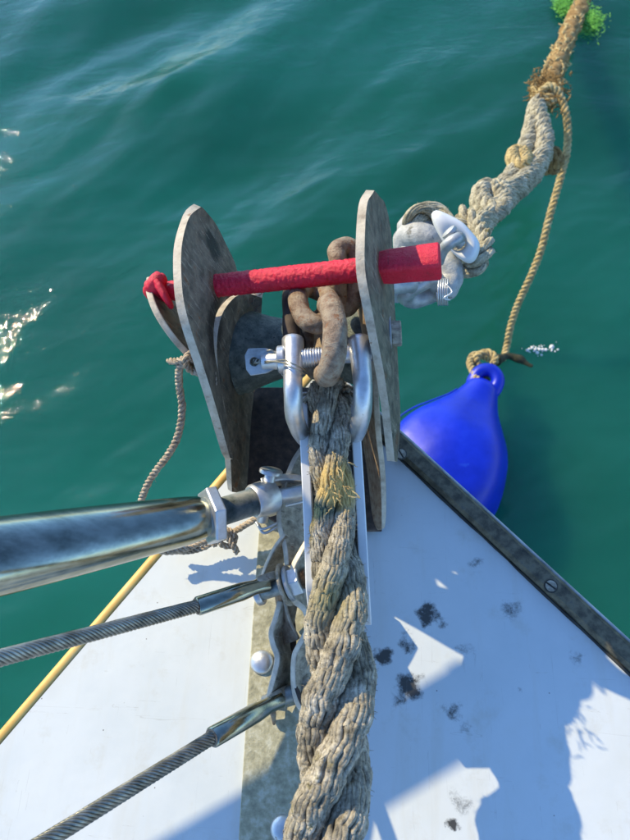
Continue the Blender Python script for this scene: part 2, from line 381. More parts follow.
def cyl(mb, p, q, r, sides=24, ch=0.0006):
    d = q-p; L = d.length; return lathe(mb, p, d, [(0, r-ch), (ch, r), (L-ch, r), (L, r-ch)], sides)
def hexa(mb, p, ax, r, h, ch=0.0008, rot=0.0):
    x, y, z = basis(ax); v = []; f = []
    for (t, k_) in ((0, 0.94), (ch, 1), (h-ch, 1), (h, 0.94)):
        for k in range(6):
            a = math.pi*k/3+rot; v.append(p+z*t+(x*math.cos(a)+y*math.sin(a))*r*k_)
    for i in range(3):
        for k in range(6): f.append((i*6+k, i*6+(k+1) % 6, (i+1)*6+(k+1) % 6, (i+1)*6+k))
    f.append(tuple(reversed(range(6)))); f.append(tuple(18+k for k in range(6)))
    mb.add(v, f); return mb
def ring(mb, p, ax, ro, ri, h, sides=28):
    x, y, z = basis(ax); v = []; f = []
    c = min(h, ro-ri)*0.15
    prof = [(0, ri+c), (0, ro-c), (c, ro), (h-c, ro), (h, ro-c), (h, ri+c), (h-c, ri), (c, ri)]; m = len(prof)
    for k in range(sides):
        a = 2*math.pi*k/sides; d = x*math.cos(a)+y*math.sin(a)
        for (t, r) in prof: v.append(p+z*t+d*r)
    for k in range(sides):
        for i in range(m): f.append((k*m+i, k*m+(i+1) % m, ((k+1) % sides)*m+(i+1) % m, ((k+1) % sides)*m+i))
    mb.add(v, f); return mb
def prism(mb, pts, dirv, h):
    """flat outline (world points) thickened along dirv by h"""
    d = dirv.normalized()*h; n = len(pts)
    v = list(pts)+[p+d for p in pts]; f = [tuple(reversed(range(n))), tuple(n+i for i in range(n))]
    for i in range(n): f.append((i, (i+1) % n, n+(i+1) % n, n+i))
    mb.add(v, f); return mb

def rope(parent, path, R, pitch, mat, yarns=9, hand=1, nseg=None, names='strand', fuzz=0, wob=0.10, phase=0.0, yarn_sides=5, nstr=3, mats=None, taper=None, closed=False, tilt=1.9, lobe=None, fibres=0):
    """laid rope: nstr strands, each of them a twist of yarns; every strand its own mesh"""
    L = sum((Vector(path[i+1])-Vector(path[i])).length for i in range(len(path)-1))
    n = nseg or max(24, int(L/pitch*36)); P = resample(path, n); T, N, B = frames(P)
    Rf = (lambda t: R) if not callable(R) else R
    allpts = []
    for s in range(nstr):
        mb = MB(); ph0 = phase+2*math.pi*s/nstr; cen = []; ang = ph0; prev = None; dirs = []
        acc = 0
        for i in range(n):
            if i: acc += (P[i]-P[i-1]).length/(pitch(i/(n-1)) if callable(pitch) else pitch)
            r = Rf(i/(n-1)); a = ph0+hand*2*math.pi*acc + 0.15*noise.noise(Vector((i*0.05, s*9.1, 0)))
            off = r*(0.535 if nstr == 3 else 0.5)*(1+wob*noise.noise(Vector((i*0.09, s*5.3, 2.0))))
            cen.append(P[i]+(N[i]*math.cos(a)+B[i]*math.sin(a))*off)
        sT, sN, sB = frames(cen)
        rs = [Rf(i/(n-1))*0.452*(1+wob*0.6*noise.noise(Vector((i*0.07, s*3.3, 7.0)))) for i in range(n)]
        if yarns == 0:
            tube(mb, cen, rs, 8)
        else:
            tube(mb, cen, [x*0.80 for x in rs], 8)
            yr = math.sin(math.pi/yarns)*1.12
            acc = 0; offs = [0]
            for i in range(1, n):
                acc += (cen[i]-cen[i-1]).length/(rs[i]*2*math.pi*tilt); offs.append(acc)
            for yk in range(yarns):
                yp = []; rr = []
                for i in range(n):
                    a = 2*math.pi*yk/yarns-hand*2*math.pi*offs[i]*0.5+0.25*noise.noise(Vector((i*0.06, yk*3.1, s*4.7)))
                    q = rs[i]*(1-yr*0.9)*(1+wob*0.9*noise.noise(Vector((i*0.11, yk*7.7, s*2.2))))
                    yp.append(cen[i]+(sN[i]*math.cos(a)+sB[i]*math.sin(a))*q)
                    rr.append(rs[i]*yr*(1+0.2*noise.noise(Vector((i*0.2, yk*5.1, s*1.9)))))
                tube(mb, yp, rr, yarn_sides, cap=True, lobe=lobe)
                for _ in range(fibres):
                    i0 = rnd.randrange(0, n-30); ln = rnd.randrange(14, min(70, n-i0)); a0 = rnd.uniform(0, 6.28); dr = rnd.uniform(-.06, .06); q = []
                    for i in range(i0, i0+ln, 3):
                        e = min(i-i0, i0+ln-i)/ln; a = a0+dr*(i-i0)
                        q.append(yp[i]+(sN[i]*math.cos(a)+sB[i]*math.sin(a))*rr[i]*(1.02+(.9 if e < .12 else 0)*rnd.random()))
                    tube(mb, q, rnd.uniform(.00018, .00034), 3, cap=False)
                allpts += [(yp[i], sT[i], (yp[i]-P[i]).normalized(), rr[i]) for i in range(0, n, 3)]
        o = mb.build(names, mats[s] if mats else mat, parent)
    if fuzz:
        mb = MB()
        for _ in range(fuzz):
            p, t, o_, r = rnd.choice(allpts)
            d = (o_*rnd.uniform(0.2, 1.0)+t*rnd.uniform(-1.2, 1.2)+Vector((rnd.gauss(0, .5), rnd.gauss(0, .5), rnd.gauss(0, .5)))).normalized()
            l = rnd.uniform(0.001, 0.0040); q = [p+o_*r*0.4]
            bend = Vector((rnd.gauss(0, .6), rnd.gauss(0, .6), rnd.gauss(0, .6)))
            for k in range(1, 4): q.append(q[-1]+(d+bend*k/3).normalized()*l/3)
            tube(mb, q, [0.00022, 0.0002, 0.00016, 0.0001], 3, cap=False)
        f = mb.build('loose_fibre', mat, parent); f['kind'] = 'stuff'
    return P

# ------------------------------------------------------------------ WATER
WZ = -0.75
def build_water():
    n = 560
    u = np.linspace(-1, 1, n); a = 1.6*u+400*np.sign(u)*np.abs(u)**9
    X, Y = np.meshgrid(a, a+0.5, indexing='ij'); Z = np.zeros_like(X)
    rs = np.random.RandomState(4)
    th0 = math.radians(118)
    # cat's paws: ruffled and calm patches
    def blob(px, py, r):
        c = U(px, py, WZ); return np.exp(-((X-c.x)**2+(Y-c.y)**2)/r**2)
    AMP = 0.50+1.1*blob(130, 70, .55)+0.6*blob(420, 20, .5)-.35*blob(580, 10, .22)-.62*blob(-10, 350, .5)+.25*blob(80, 470, .2)+.3*blob(420, 60, 6)
    for k in range(72):
        lam = 0.032*(1.047**k); th = th0+rs.normal(0, 0.42); kk = 2*math.pi/lam
        Z += 0.0034*lam*AMP*np.sin(kk*(X*math.cos(th)+Y*math.sin(th))+rs.uniform(0, 6.28))*np.exp(-np.hypot(X, Y-0.5)/(lam*90))
    V = np.stack([X.ravel(), Y.ravel(), (Z+WZ).ravel()], 1)
    f = [(i*n+j, (i+1)*n+j, (i+1)*n+j+1, i*n+j+1) for i in range(n-1) for j in range(n-1)]
    struct(link('water', V.tolist(), f, 'water'))
    g = 500.0
    struct(link('seabed', [(-g, -g, -2.6), (g, -g, -2.6), (g, g, -2.6), (-g, g, -2.6)], [(0, 1, 2, 3)], 'deep'))
build_water()

# ------------------------------------------------------------------ BOAT
def line_pt(p, q, t): return p+(q-p)*t
Lg0, Lg1 = U(0, 745, 0), U(235, 470, 0)
Rg0, Rg1 = U(630, 672, 0), U(395, 452, 0)
def isect(a, b, c, d):
    r = b-a; s = d-c; t = ((c.x-a.x)*s.y-(c.y-a.y)*s.x)/(r.x*s.y-r.y*s.x); return a+r*t
APEX = isect(Lg0, Lg1, Rg0, Rg1)
ld = (Lg0-Lg1).normalized(); rd = (Rg0-Rg1).normalized()
boat = thing('sailboat', 'white sailboat foredeck narrowing to a point, brown strake on its right edge', 'sailboat', APEX)
def build_boat():
    n = 26; L = 2.6
    # edges curve gently inboard with distance from the stem
    def edge(d, t):
        s = t*L; inb = Vector((-d.y, d.x, 0)) if d.x > 0 else Vector((d.y, -d.x, 0))
        if inb.y > 0: inb = -inb
        return APEX+d*s+inb*(-0.0)+Vector((0, -1, 0))*0.13*max(0, s-0.5)**2 + Vector((0, 0, 0))
    Lp = [edge(ld, (i/(n-1))**1.5) for i in range(n)]; Rp = [edge(rd, (i/(n-1))**1.5) for i in range(n)]
    mb = MB(); sub = 12; v = []; f = []
    for i in range(n):
        for j in range(sub+1): v.append(Lp[i].lerp(Rp[i], j/sub))
    W = sub+1
    for i in range(n-1):
        for j in range(sub): f.append((i*W+j, (i+1)*W+j, (i+1)*W+j+1, i*W+j+1))
    mb.add(v, f); mb.build('deck', 'deck', boat, smooth=False)
    # topsides
    mb = MB()
    for E_, sgn in ((Lp, -1), (Rp, 1)):
        v = []
        for i, p in enumerate(E_):
            for k, z in enumerate((-0.003, -0.25, -0.55, -0.95)):
                sh = 0.10*k/3
                q = p+Vector((-sgn*sh*0.6*min(1, i/4), -sh*1.2, 0)); q.z = z; v.append(q)
        f = []
        for i in range(n-1):
            for k in range(3):
                q = (i*4+k, i*4+k+1, (i+1)*4+k+1, (i+1)*4+k); f.append(q if sgn > 0 else tuple(reversed(q)))
        mb.add(v, f)
    mb.build('hull', 'white_hull', boat)
    # port edge: rounded yellow trim
    mb = MB(); P = resample([Lp[i]+Vector((-0.0035, 0.0025, -0.0035)) for i in range(n)], 60); tube(mb, P, 0.0048, 10); mb.build('edge_trim', 'yellow', boat)
    # starboard edge: flat strake with rounded corners
    out = Vector((-rd.y, rd.x, 0));  out = out if out.x > 0 else -out
    wS = 0.0138
    prof = [(-0.0006, -0.003), (-0.0006, 0.0055), (0.0018, 0.0085), (wS-0.0025, 0.0085), (wS, 0.0060), (wS+0.0008, -0.012), (wS-0.003, -0.022), (0.002, -0.022)]
    P = resample([Rp[i] for i in range(n)], 140); v = []; f = []; m = len(prof)
    for i, p in enumerate(P):
        for (a, z) in prof:
            q = p+out*a+Vector((0, 0, z)); q += out*0.0006*noise.noise(q*60); q.z += 0.0005*noise.noise(q*45); v.append(q)
    for i in range(len(P)-1):
        for k in range(m): f.append((i*m+k, (i+1)*m+k, (i+1)*m+(k+1) % m, i*m+(k+1) % m))
    f.append(tuple(range(m))); f.append(tuple((len(P)-1)*m+k for k in reversed(range(m))))
    strake = link('rubbing_strake', v, f, 'strake', boat, sharp=35)
    # bead of black sealant along its inner edge, uneven
    mb = MB(); Q = [p-out*(0.0013+0.0006*noise.noise(p*90))+Vector((0, 0, 0.0008)) for p in resample([Rp[i] for i in range(n)], 260)]
    tube(mb, Q, [0.0014*(1+0.9*noise.noise(p*55)) for p in Q], 6); mb.build('sealant_bead', 'sealant', boat)
    # bright outer moulding
    mb = MB(); Q = resample([Rp[i]+out*(wS+0.0012)+Vector((0, 0, 0.003)) for i in range(n)], 120); tube(mb, Q, 0.0017, 8); mb.build('strake_moulding', 'galv', boat)
    for (px, py, a) in ((401, 454, 0.5), (551, 586, 0.9), (700, 722, 0.2)):
        p = U(px, py, 0.0087); mb = MB()
        # countersunk slotted head: two half discs with a real slot
        r = 0.0040
        for s in (-1, 1):
            pts = [Vector((0.0007*s, math.sqrt(r*r-0.0007**2)*e, 0)) for e in ((-1, 1) if s > 0 else (1, -1))]
            a0 = math.acos(0.0007/r)
            arc = [Vector((s*r*math.cos(t), r*math.sin(t)*1, 0)) for t in np.linspace(-a0, a0, 12)]
            if s < 0: arc = list(reversed(arc))
            rot = Matrix.Rotation(a, 3, 'Z'); prism(mb, [p+rot @ q for q in arc], Vector((0, 0, 1)), 0.0007)
        o = mb.build('slotted_screw', 'strap', strake, smooth=False)
        mb = MB(); lathe(mb, p-Vector((0, 0, 0.0006)), Vector((0, 0, 1)), [(0, 0.0051), (0.0008, 0.0049)], 24); mb.build('screw_recess', 'sealant', strake)
    # aged strip down the middle under the stay fittings
    A = [U(262, 500, 0), U(255, 600, 0), U(247, 720, 0), U(239, 850, 0), U(225, 1100, 0)]; B = [U(340, 500, 0), U(345, 600, 0), U(350, 720, 0), U(352, 850, 0), U(356, 1100, 0)]
    for q in A+B: q.z = 0.0005
    v, f = shell(A, B, 0.0030, sub=4, nv=30, side=-1)
    zmin = min(q.z for q in v)
    if zmin < 0:
        for q in v: q.z -= zmin-0.0005
    strip = link('deck_strip', v, f, 'aged_plate', boat, bevel=0.0006, sharp=40)
    for (px, py) in ((283, 829), (262, 662)):
        mb = MB(); lathe(mb, U(px, py, 0.0035), Vector((0, 0, 1)), [(0, 0.0088), (0.001, 0.0088), (0.003, 0.0074), (0.0046, 0.004), (0.005, 0.001)], 28)
        mb.build('dome_bolt', 'stainless', strip, sharp=50)
build_boat()

# ------------------------------------------------------------------ BOW ROLLER FITTING
br = thing('bow_roller', 'weathered bow roller with tall curved cheek plates at the tip of the bow', 'bow roller', U(310, 440, 0.0))
plate('cheek_plate', [(201, 207, .196), (190, 216, .203), (183, 238, .21), (181, 262, .21), (183, 296, .205), (190, 326, .195), (202, 362, .175), (214, 400, .15), (223, 432, .12), (230, 458, .095)],
      [(203, 208, .193), (216, 224, .165), (226, 244, .148), (236, 266, .135), (236, 284, .135), (217, 312, .150), (214, 345, .145), (221, 388, .118), (228, 428, .104), (233, 459, .090)],
      0.0052, 'bronze', br, side=-1, nv=44, sub=8)
plate('cheek_ear', [(153, 276, .165), (152, 290, .168), (160, 312, .165), (176, 336, .155), (196, 358, .14), (215, 380, .125)],
      [(163, 273, .145), (180, 296, .12), (196, 320, .11), (208, 342, .10), (216, 362, .095), (224, 384, .09)], 0.0048, 'bronze', br, side=-1, nv=30)
plate('inner_cheek_plate', [(246, 292, .122), (234, 298, .132), (222, 315, .14), (217, 342, .137), (219, 375, .12), (225, 410, .10), (230, 450, .07), (232, 492, .03)],
      [(262, 298, .112), (262, 306, .09), (260, 328, .055), (256, 360, .025), (254, 392, .012), (252, 420, .006), (251, 452, .003), (250, 494, .003)],
      0.0045, 'bronze', br, side=-1, nv=40)
plate('cheek_plate', [(366, 190, .206), (359, 203, .213), (356, 235, .216), (356, 270, .21), (361, 300, .200), (368, 335, .18), (376, 375, .155), (382, 415, .130), (387, 461, .10)],
      [(369, 191, .200), (378, 206, .17), (384, 235, .15), (386, 270, .14), (387, 300, .135), (389, 335, .13), (391, 375, .115), (393, 420, .10), (390, 461, .085)],
      0.0052, 'bronze', br, side=1, nv=44, sub=8)
plate('inner_cheek_plate', [(357, 282, .132), (364, 305, .138), (368, 340, .13), (372, 380, .11), (375, 430, .085), (380, 475, .05), (382, 530, .012)],
      [(349, 286, .11), (350, 305, .09), (352, 342, .05), (355, 385, .02), (360, 430, .006), (366, 475, .004), (369, 531, .003)],
      0.0045, 'rusty', br, side=1, nv=36)
plate('gap_shade_sheet', [(232, 286, .10), (222, 310, .095), (216, 345, .08), (220, 385, .05), (232, 420, .03)], [(250, 294, .09), (245, 318, .05), (240, 350, .03), (240, 390, .02), (244, 424, .01)], .004, 'dark_plate', br, side=-1, nv=18)  # dark sheet added behind the cheeks in place of the gap's deep shade
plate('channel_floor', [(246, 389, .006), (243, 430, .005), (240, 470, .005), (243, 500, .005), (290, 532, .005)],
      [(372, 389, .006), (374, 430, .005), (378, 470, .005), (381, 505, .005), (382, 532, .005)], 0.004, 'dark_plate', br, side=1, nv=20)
def build_roller():
    a, b = U(238, 351, .078), U(366, 343, .078); L = (b-a).length; mb = MB(); prof = []
    for i in range(33):
        t = i/32; c = abs(2*t-1); r = 0.0215+0.0155*c**1.7
        if t < 0.04 or t > 0.96: r -= 0.002
        prof.append((t*L, r))
    lathe(mb, a, b-a, prof, 48); mb.build('roller', 'roller', br, sharp=60)
    ax = (b-a).normalized(); mb = MB(); cyl(mb, a-ax*0.012, U(397, 336, .085), 0.0055, 20); mb.build('axle', 'stainless', br, sharp=50)
    mb = MB(); p = U(391, 334, .140); hexa(mb, p, ax, 0.0088, 0.0068, rot=0.3); bolt = mb.build('axle_bolt', 'strap', br, smooth=False)
    mb = MB(); ring(mb, p-ax*0.0012, ax, 0.012, 0.005, 0.0014); mb.build('washer', 'galv', bolt, sharp=40)
build_roller()

# ------------------------------------------------------------------ RED LOCKING BAR
def build_bar():
    a, b = U(160, 292, .158), U(388, 268, .172); e = U(441, 261, .178)
    t = thing('locking_bar', 'red painted steel bar lying across the bow roller between its two tall cheek plates', 'bar', a)
    ax = (e-a).normalized(); b = a+ax*(b-a).dot(ax)
    P = resample([a, b+ax*0.004], 320); mb = MB()
    rr = [0.0076 if (p-a).length > 0.022 else 0.0066 for p in P]
    tube(mb, P, rr, 56, rough=0.07, rs=480); o = mb.build('rod', 'red', t)
    # flattened square-cut head with chamfers
    x, y, z = basis(ax); mb = MB(); v = []; f = []
    L = (e-b).length; st = [(-0.012, 0.78), (-0.006, 0.90), (0.002, 0.99), (L*0.4, 1.0), (L*0.75, 1.03), (L-0.0015, 1.04), (L, 0.97)]
    r = 0.0092; S_ = 8; sh = []
    for k in range(S_):
        a_ = 2*math.pi*(k+0.5)/S_; sh.append((math.cos(a_)*1.03, math.sin(a_)*1.03))
    sh = [(1, -.62), (1, .62), (.78, .95), (-.78, .95), (-1, .62), (-1, -.62), (-.78, -.95), (.78, -.95)]
    for (s, k) in st:
        for (p, q) in sh: v.append(b+z*s+(x*p+y*q)*r*k)
    for i in range(len(st)-1):
        for k in range(8): f.append((i*8+k, i*8+(k+1) % 8, (i+1)*8+(k+1) % 8, (i+1)*8+k))
    f.append(tuple(reversed(range(8)))); f.append(tuple((len(st)-1)*8+k for k in range(8)))
    link('bar_head', v, f, 'red', t, bevel=0.0014, sharp=50)
    # blob of paint and the small hooked end at the other side
    mb = MB(); Q = resample([a+ax*0.004, a-ax*0.004, U(157, 283, .17), U(163, 279, .168)], 24); tube(mb, Q, [0.0070]*8+[0.0074]*8+[0.0064]*5+[0.0046]*3, 24, rough=0.10, rs=260, flat=.8)
    mb.build('hooked_end', 'red', t)
    mb = MB(); Q = resample([U(158, 284, .170), U(165, 296, .168), U(171, 306, .160)], 14); tube(mb, Q, [0.0066-0.0002*i for i in range(14)], 18, rough=0.12, rs=240, flat=0.5); mb.build('paint_run', 'red', t)
build_bar()

# ------------------------------------------------------------------ CHAIN
def build_chain():
    t = thing('mooring_chain', 'short run of rusty thick chain links between the red bar and the bright shackle', 'chain', U(330, 340, .12))
    def lk(pts, r, mat, seed):
        mb = MB(); P = resample([U(*p) for p in pts], 80, closed=True); tube(mb, P, r, 20, closed=True, rough=0.09, seed=seed, rs=130)
        mb.build('link', mat, t)
    lk([(330, 305, .178), (334, 320, .187), (335, 343, .187), (331, 366, .178), (326, 375, .163), (324, 362, .142), (325, 332, .138), (327, 309, .152)], 0.0073, 'rusty', 1)
    lk([(298, 297, .160), (303, 316, .166), (316, 324, .166), (329, 318, .160), (331, 303, .150), (322, 293, .140), (306, 288, .145)], 0.0064, 'rusty', 2)
    lk([(338, 262, .150), (337, 251, .152), (345, 246, .150), (353, 251, .146), (355, 275, .136), (353, 300, .126), (344, 308, .122), (338, 290, .134)], 0.0064, 'rusty', 3)
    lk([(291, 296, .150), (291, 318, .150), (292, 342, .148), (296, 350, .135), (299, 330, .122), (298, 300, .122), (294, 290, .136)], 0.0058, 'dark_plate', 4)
    lk([(318, 318, .128), (309, 330, .125), (308, 352, .122), (316, 372, .110), (322, 352, .098), (322, 330, .102)], 0.0058, 'rusty', 5)
build_chain()

# ------------------------------------------------------------------ BOW SHACKLE
def build_shackle():
    t = thing('bow_shackle', 'bright steel shackle with wired pin joining the rusty chain to the thick rope', 'shackle', U(328, 400, .15))
    P = resample([U(293, 340, .165), U(293, 365, .166), U(293, 392, .166), U(295, 418, .150), U(305, 438, .118), U(328, 452, .082), U(351, 440, .118), U(361, 418, .150), U(363, 390, .165), U(361, 362, .166), U(359, 340, .165)], 90)
    r = [0.0057+0.0012*(math.exp(-(i/6)**2)+math.exp(-((89-i)/6)**2)) for i in range(90)]
    mb = MB(); tube(mb, P, r, 24, rough=0.03, rs=90); mb.build('bow', 'stainless', t)
    a, b = U(262, 362, .163), U(372, 352, .163); ax = (b-a).normalized()
    mb = MB(); cyl(mb, a, b, 0.0056, 24); 
    for k in range(9):
        ring(mb, a+ax*(0.024+k*0.0017), ax, 0.0061, 0.003, 0.0009, 20)
    pin = mb.build('pin', 'stainless', t, sharp=50)
    mb = MB(); ring(mb, U(278, 360, .163), ax, 0.0088, 0.004, 0.005); mb.build('pin_collar', 'stainless', pin, sharp=40)
    # flat faceted eye head with a hole
    c = U(262, 361, .163); x, y, z = basis(ax); mb = MB(); n = 20; v = []; f = []
    up = (U(262, 361, .2)-c).normalized()
    sd = ax.cross(up).normalized(); up = sd.cross(ax).normalized()
    outl = [(-.0100, -.0045), (-.0075, -.0085), (.003, -.0078), (.0095, -.005), (.0095, .005), (.003, .0078), (-.0075, .0085), (-.0100, .0045)]
    hole = [(-.0045+.0028*math.cos(q), .0028*math.sin(q)) for q in np.linspace(math.pi*1.18, math.pi*3.18, 9)[:8]]
    for h in (-0.0032, 0.0032):
        for (p, q) in outl: v.append(c+ax*p+sd*q+up*h)
        for (p, q) in hole: v.append(c+ax*p+sd*q+up*h)
    for k in range(8):
        k2 = (k+1) % 8
        f += [(k, k2, 8+k2, 8+k), (16+k2, 16+k, 24+k, 24+k2), (k2, k, 16+k, 16+k2), (8+k, 8+k2, 24+k2, 24+k)]
    link('pin_eye', v, f, 'galv', pin, bevel=0.0007, sharp=40)
    h = c+ax*(-.0045)+up*0.004
    mb = MB(); 
    for s in (0, 1):
        Q = resample([h-up*0.008, h+sd*0.001*s, h+ax*0.008+sd*(0.0015-0.001*s)+up*0.002, U(283+s, 360+s*3, .176), U(293, 364+s*4, .1795), U(304, 370+s*4, .170), U(303, 376, .158), U(292, 380-s*3, .154), U(281, 373, .158), h+ax*0.012+sd*(-.006), h-up*0.006], 90)
        tube(mb, Q, 0.00055, 6)
    for k in range(2):
        Q = resample([h+ax*(0.001*i)+(sd*math.cos(i*1.3+k*3.14)+up*math.sin(i*1.3+k*3.14))*0.0012 for i in range(16)], 70); tube(mb, Q, 0.0006, 6)
    mb.build('mousing_wire', 'wire', t)
build_shackle()

# ------------------------------------------------------------------ THIMBLE AND THICK ROPE
RP = [(328, 392, .116), (328.5, 400, .134), (330, 430, .134), (332, 475, .127), (334, 520, .117), (336.5, 570, .113), (338, 620, .109), (339, 670, .105), (337, 720, .102), (332, 775, .100), (327, 820, .098), (323, 880, .094), (321, 960, .088), (320, 1080, .075)]
def build_thimble():
    t = thing('rope_thimble', 'white plastic thimble channel cradling the thick rope below the shackle', 'thimble', U(335, 500, .12))
    P = resample([U(328, 393, .118), U(330, 425, .126), U(333, 480, .119), U(336, 540, .109), U(338, 590, .104), U(339, 628, .098)], 44); T = frames(P)[0]
    v = []; f = []; n = len(P)
    for i, p in enumerate(P):
        s = S(*(0, 0, 0)) if False else 1
        X = T[i].cross(Vector((0, 0, 1))).normalized(); Z = X.cross(T[i]).normalized()
        if X.x < 0: X = -X
        w_ = 0.0162+0.0022*i/n; 
        tp = min(1.0, (n-1-i)/7.0); top = 0.004*tp-0.010*(1-tp)
        w_ = 0.0136
        pr = [(-w_, top), (-w_*.98, -.012), (-w_*.6, -.021), (0, -.024), (w_*.6, -.021), (w_*.98, -.012), (w_, top)]
        k = 1.17; pro = [(w_*1.44, top+.0006), (w_*1.40, -.0135), (w_*.9, -.0265), (0, -.0300), (-w_*.9, -.0265), (-w_*1.40, -.0135), (-w_*1.44, top+.0006)]
        for (a, b) in pr+pro: v.append(p+X*a+Z*b)
    m = 14
    for i in range(n-1):
        for k in range(m): f.append((i*m+k, i*m+(k+1) % m, (i+1)*m+(k+1) % m, (i+1)*m+k))
    f.append(tuple(reversed(range(m)))); f.append(tuple((n-1)*m+k for k in range(m)))
    o = link('channel', v, f, 'plastic', t, bevel=0.0007, sharp=60)
build_thimble()
def build_rope():
    t = thing('mooring_rope', 'thick weathered three-strand rope running from the shackle back along the foredeck', 'rope', U(335, 640, .02))
    W = [U(*p) for p in RP]
    Rf = lambda s: float(np.interp(s, [0, .25, .36, .44, .6, 1], [.0137, .0141, .0182, .0208, .0226, .023]))
    rope(t, W, Rf, lambda s: 0.145+0.04*s, 'rope', yarns=20, hand=1, nseg=900, fuzz=7000, wob=0.13, phase=0.9, yarn_sides=7, tilt=2.6, lobe=(2, .09, .34), fibres=16)
    # rounded, fluffed whipping where the rope turns over the top of the thimble
    mb = MB()
    for k in range(90):
        a = rnd.uniform(0, 6.28); c = U(331, 398, .122); q0 = c+Vector((math.cos(a)*rnd.uniform(.004, .0145), rnd.uniform(-.006, .007), rnd.uniform(-.010, .008)))
        q = [q0]
        d = Vector((math.cos(a)*.5, rnd.uniform(-1.0, -.3), rnd.uniform(-.2, .6)))
        for i in range(4): q.append(q[-1]+(d+Vector((rnd.gauss(0, .5), rnd.gauss(0, .4), rnd.gauss(0, .4)))).normalized()*0.0028)
        tube(mb, q, [0.0012, 0.0014, 0.0013, 0.0011, 0.0006], 5)
    o = mb.build('frayed_end', 'rope', t); o['kind'] = 'stuff'
    # ochre fluff where a yarn has been teased out
    mb = MB()
    for k in range(26):
        q0 = U(rnd.gauss(336, 6.5), rnd.gauss(486, 15), .142+rnd.uniform(-.004, .0015)); q = [q0]
        d = Vector((rnd.gauss(.2, .4), rnd.gauss(-.6, .6), rnd.uniform(-.15, .2)))
        for i in range(5): q.append(q[-1]+(d+Vector((rnd.gauss(0, .35), rnd.gauss(0, .35), rnd.gauss(-.12, .2)))).normalized()*0.0014)
        tube(mb, q, [0.0003, 0.0005, 0.0005, 0.0004, 0.0003, 0.0002], 4)
    o = mb.build('teased_yarn', 'tan_rope', t); o['kind'] = 'stuff'; o['label'] = 'ochre fluff of teased yarns'
build_rope()

# ------------------------------------------------------------------ TURNBUCKLE
def build_turnbuckle():
    A = U(205, 517, .094); Bp = U(0, 556, .156); ax = (A-Bp).normalized()
    t = thing('turnbuckle', 'large polished steel turnbuckle with threaded stud and fork, out of focus at the port side', 'turnbuckle', A)
    far = A-ax*0.42; L = 0.42; R = 0.0166
    mb = MB(); prof = [(0, .012), (.004, R*1.55), (L-.20, R*1.5), (L-.15, R*1.46), (L-.115, R*1.36), (L-.085, R*1.26), (L-.06, R*1.16), (L-.035, R*1.06), (L-.018, R*1.0), (L-.010, R*.95), (L-.003, R*.88), (L, R*.80)]
    lathe(mb, far, ax, prof, 56); tb = mb.build('tube_body', 'polished', t, sharp=50)
    mb = MB(); ring(mb, A-ax*0.0005, ax, R*.80, .0085, .003, 40); mb.build('tube_mouth', 'tarnish', tb, sharp=40)
    mb = MB(); hexa(mb, A+ax*0.0010, ax, R*1.26, .0082, rot=.25); mb.build('lock_nut', 'stainless', t, smooth=False, bevel=.0007)
    E = U(268, 497, .064); ax2 = (E-A).normalized(); Ls = (E-A).length
    mb = MB(); prof = []; nn = 110
    for i in range(nn+1):
        prof.append((Ls*i/nn, .0092+.0006*(1 if i % 2 else -1)*(1 if i < 92 else 0)))
    lathe(mb, A, ax2, prof, 32); mb.build('threaded_stud', 'tarnish', t, sharp=30)
    # fork: collar and two tines round the toggle lug
    mb = MB(); lathe(mb, E-ax2*.014, ax2, [(0, .011), (.002, .0125), (.012, .0130), (.018, .0120)], 32); fc = mb.build('fork_collar', 'stainless', t, sharp=50)
    for (p0, p1, p2) in (((262, 484, .074), (282, 480, .068), (303, 481, .060)), ((266, 513, .062), (285, 507, .056), (305, 502, .052))):
        a = resample([U(*p0), U(*p1), U(*p2)], 14); v = []; 
        th = Vector((0, 0, 1)); sd = ax2.cross(th).normalized()
        lo = [q-th*.013 for q in a]; vv, ff = shell(a, lo, .0052, sub=3, nv=14, side=1); link('fork_tine', vv, ff, 'stainless', fc, bevel=.001, sharp=40)
    a = resample([U(272, 497, .064), U(290, 495, .062), U(308, 491, .060), U(322, 490, .058)], 14)
    mb = MB(); tube(mb, a, .0075, 16, flat=.75); mb.build('toggle_lug', 'stainless', t)
    p = U(270, 477, .072); q = U(262, 522, .054); pa = (q-p).normalized()
    mb = MB(); cyl(mb, p-pa*.004, q, .0042, 20); lathe(mb, p-pa*.006, pa, [(0, .0075), (.001, .0085), (.003, .0085), (.0035, .007)], 24); mb.build('clevis_pin', 'stainless', t, sharp=50)
    # split pin
    mb = MB(); Q = resample([U(256, 522, .055), U(262, 529, .056), U(275, 524, .055), U(288, 516, .05)], 24); tube(mb, Q, .0011, 8); 
    Q = resample([U(258, 524, .055), U(264, 533, .055), U(277, 527, .053), U(286, 522, .05)], 24); tube(mb, Q, .0011, 8); mb.build('split_pin', 'stainless', t)
build_turnbuckle()

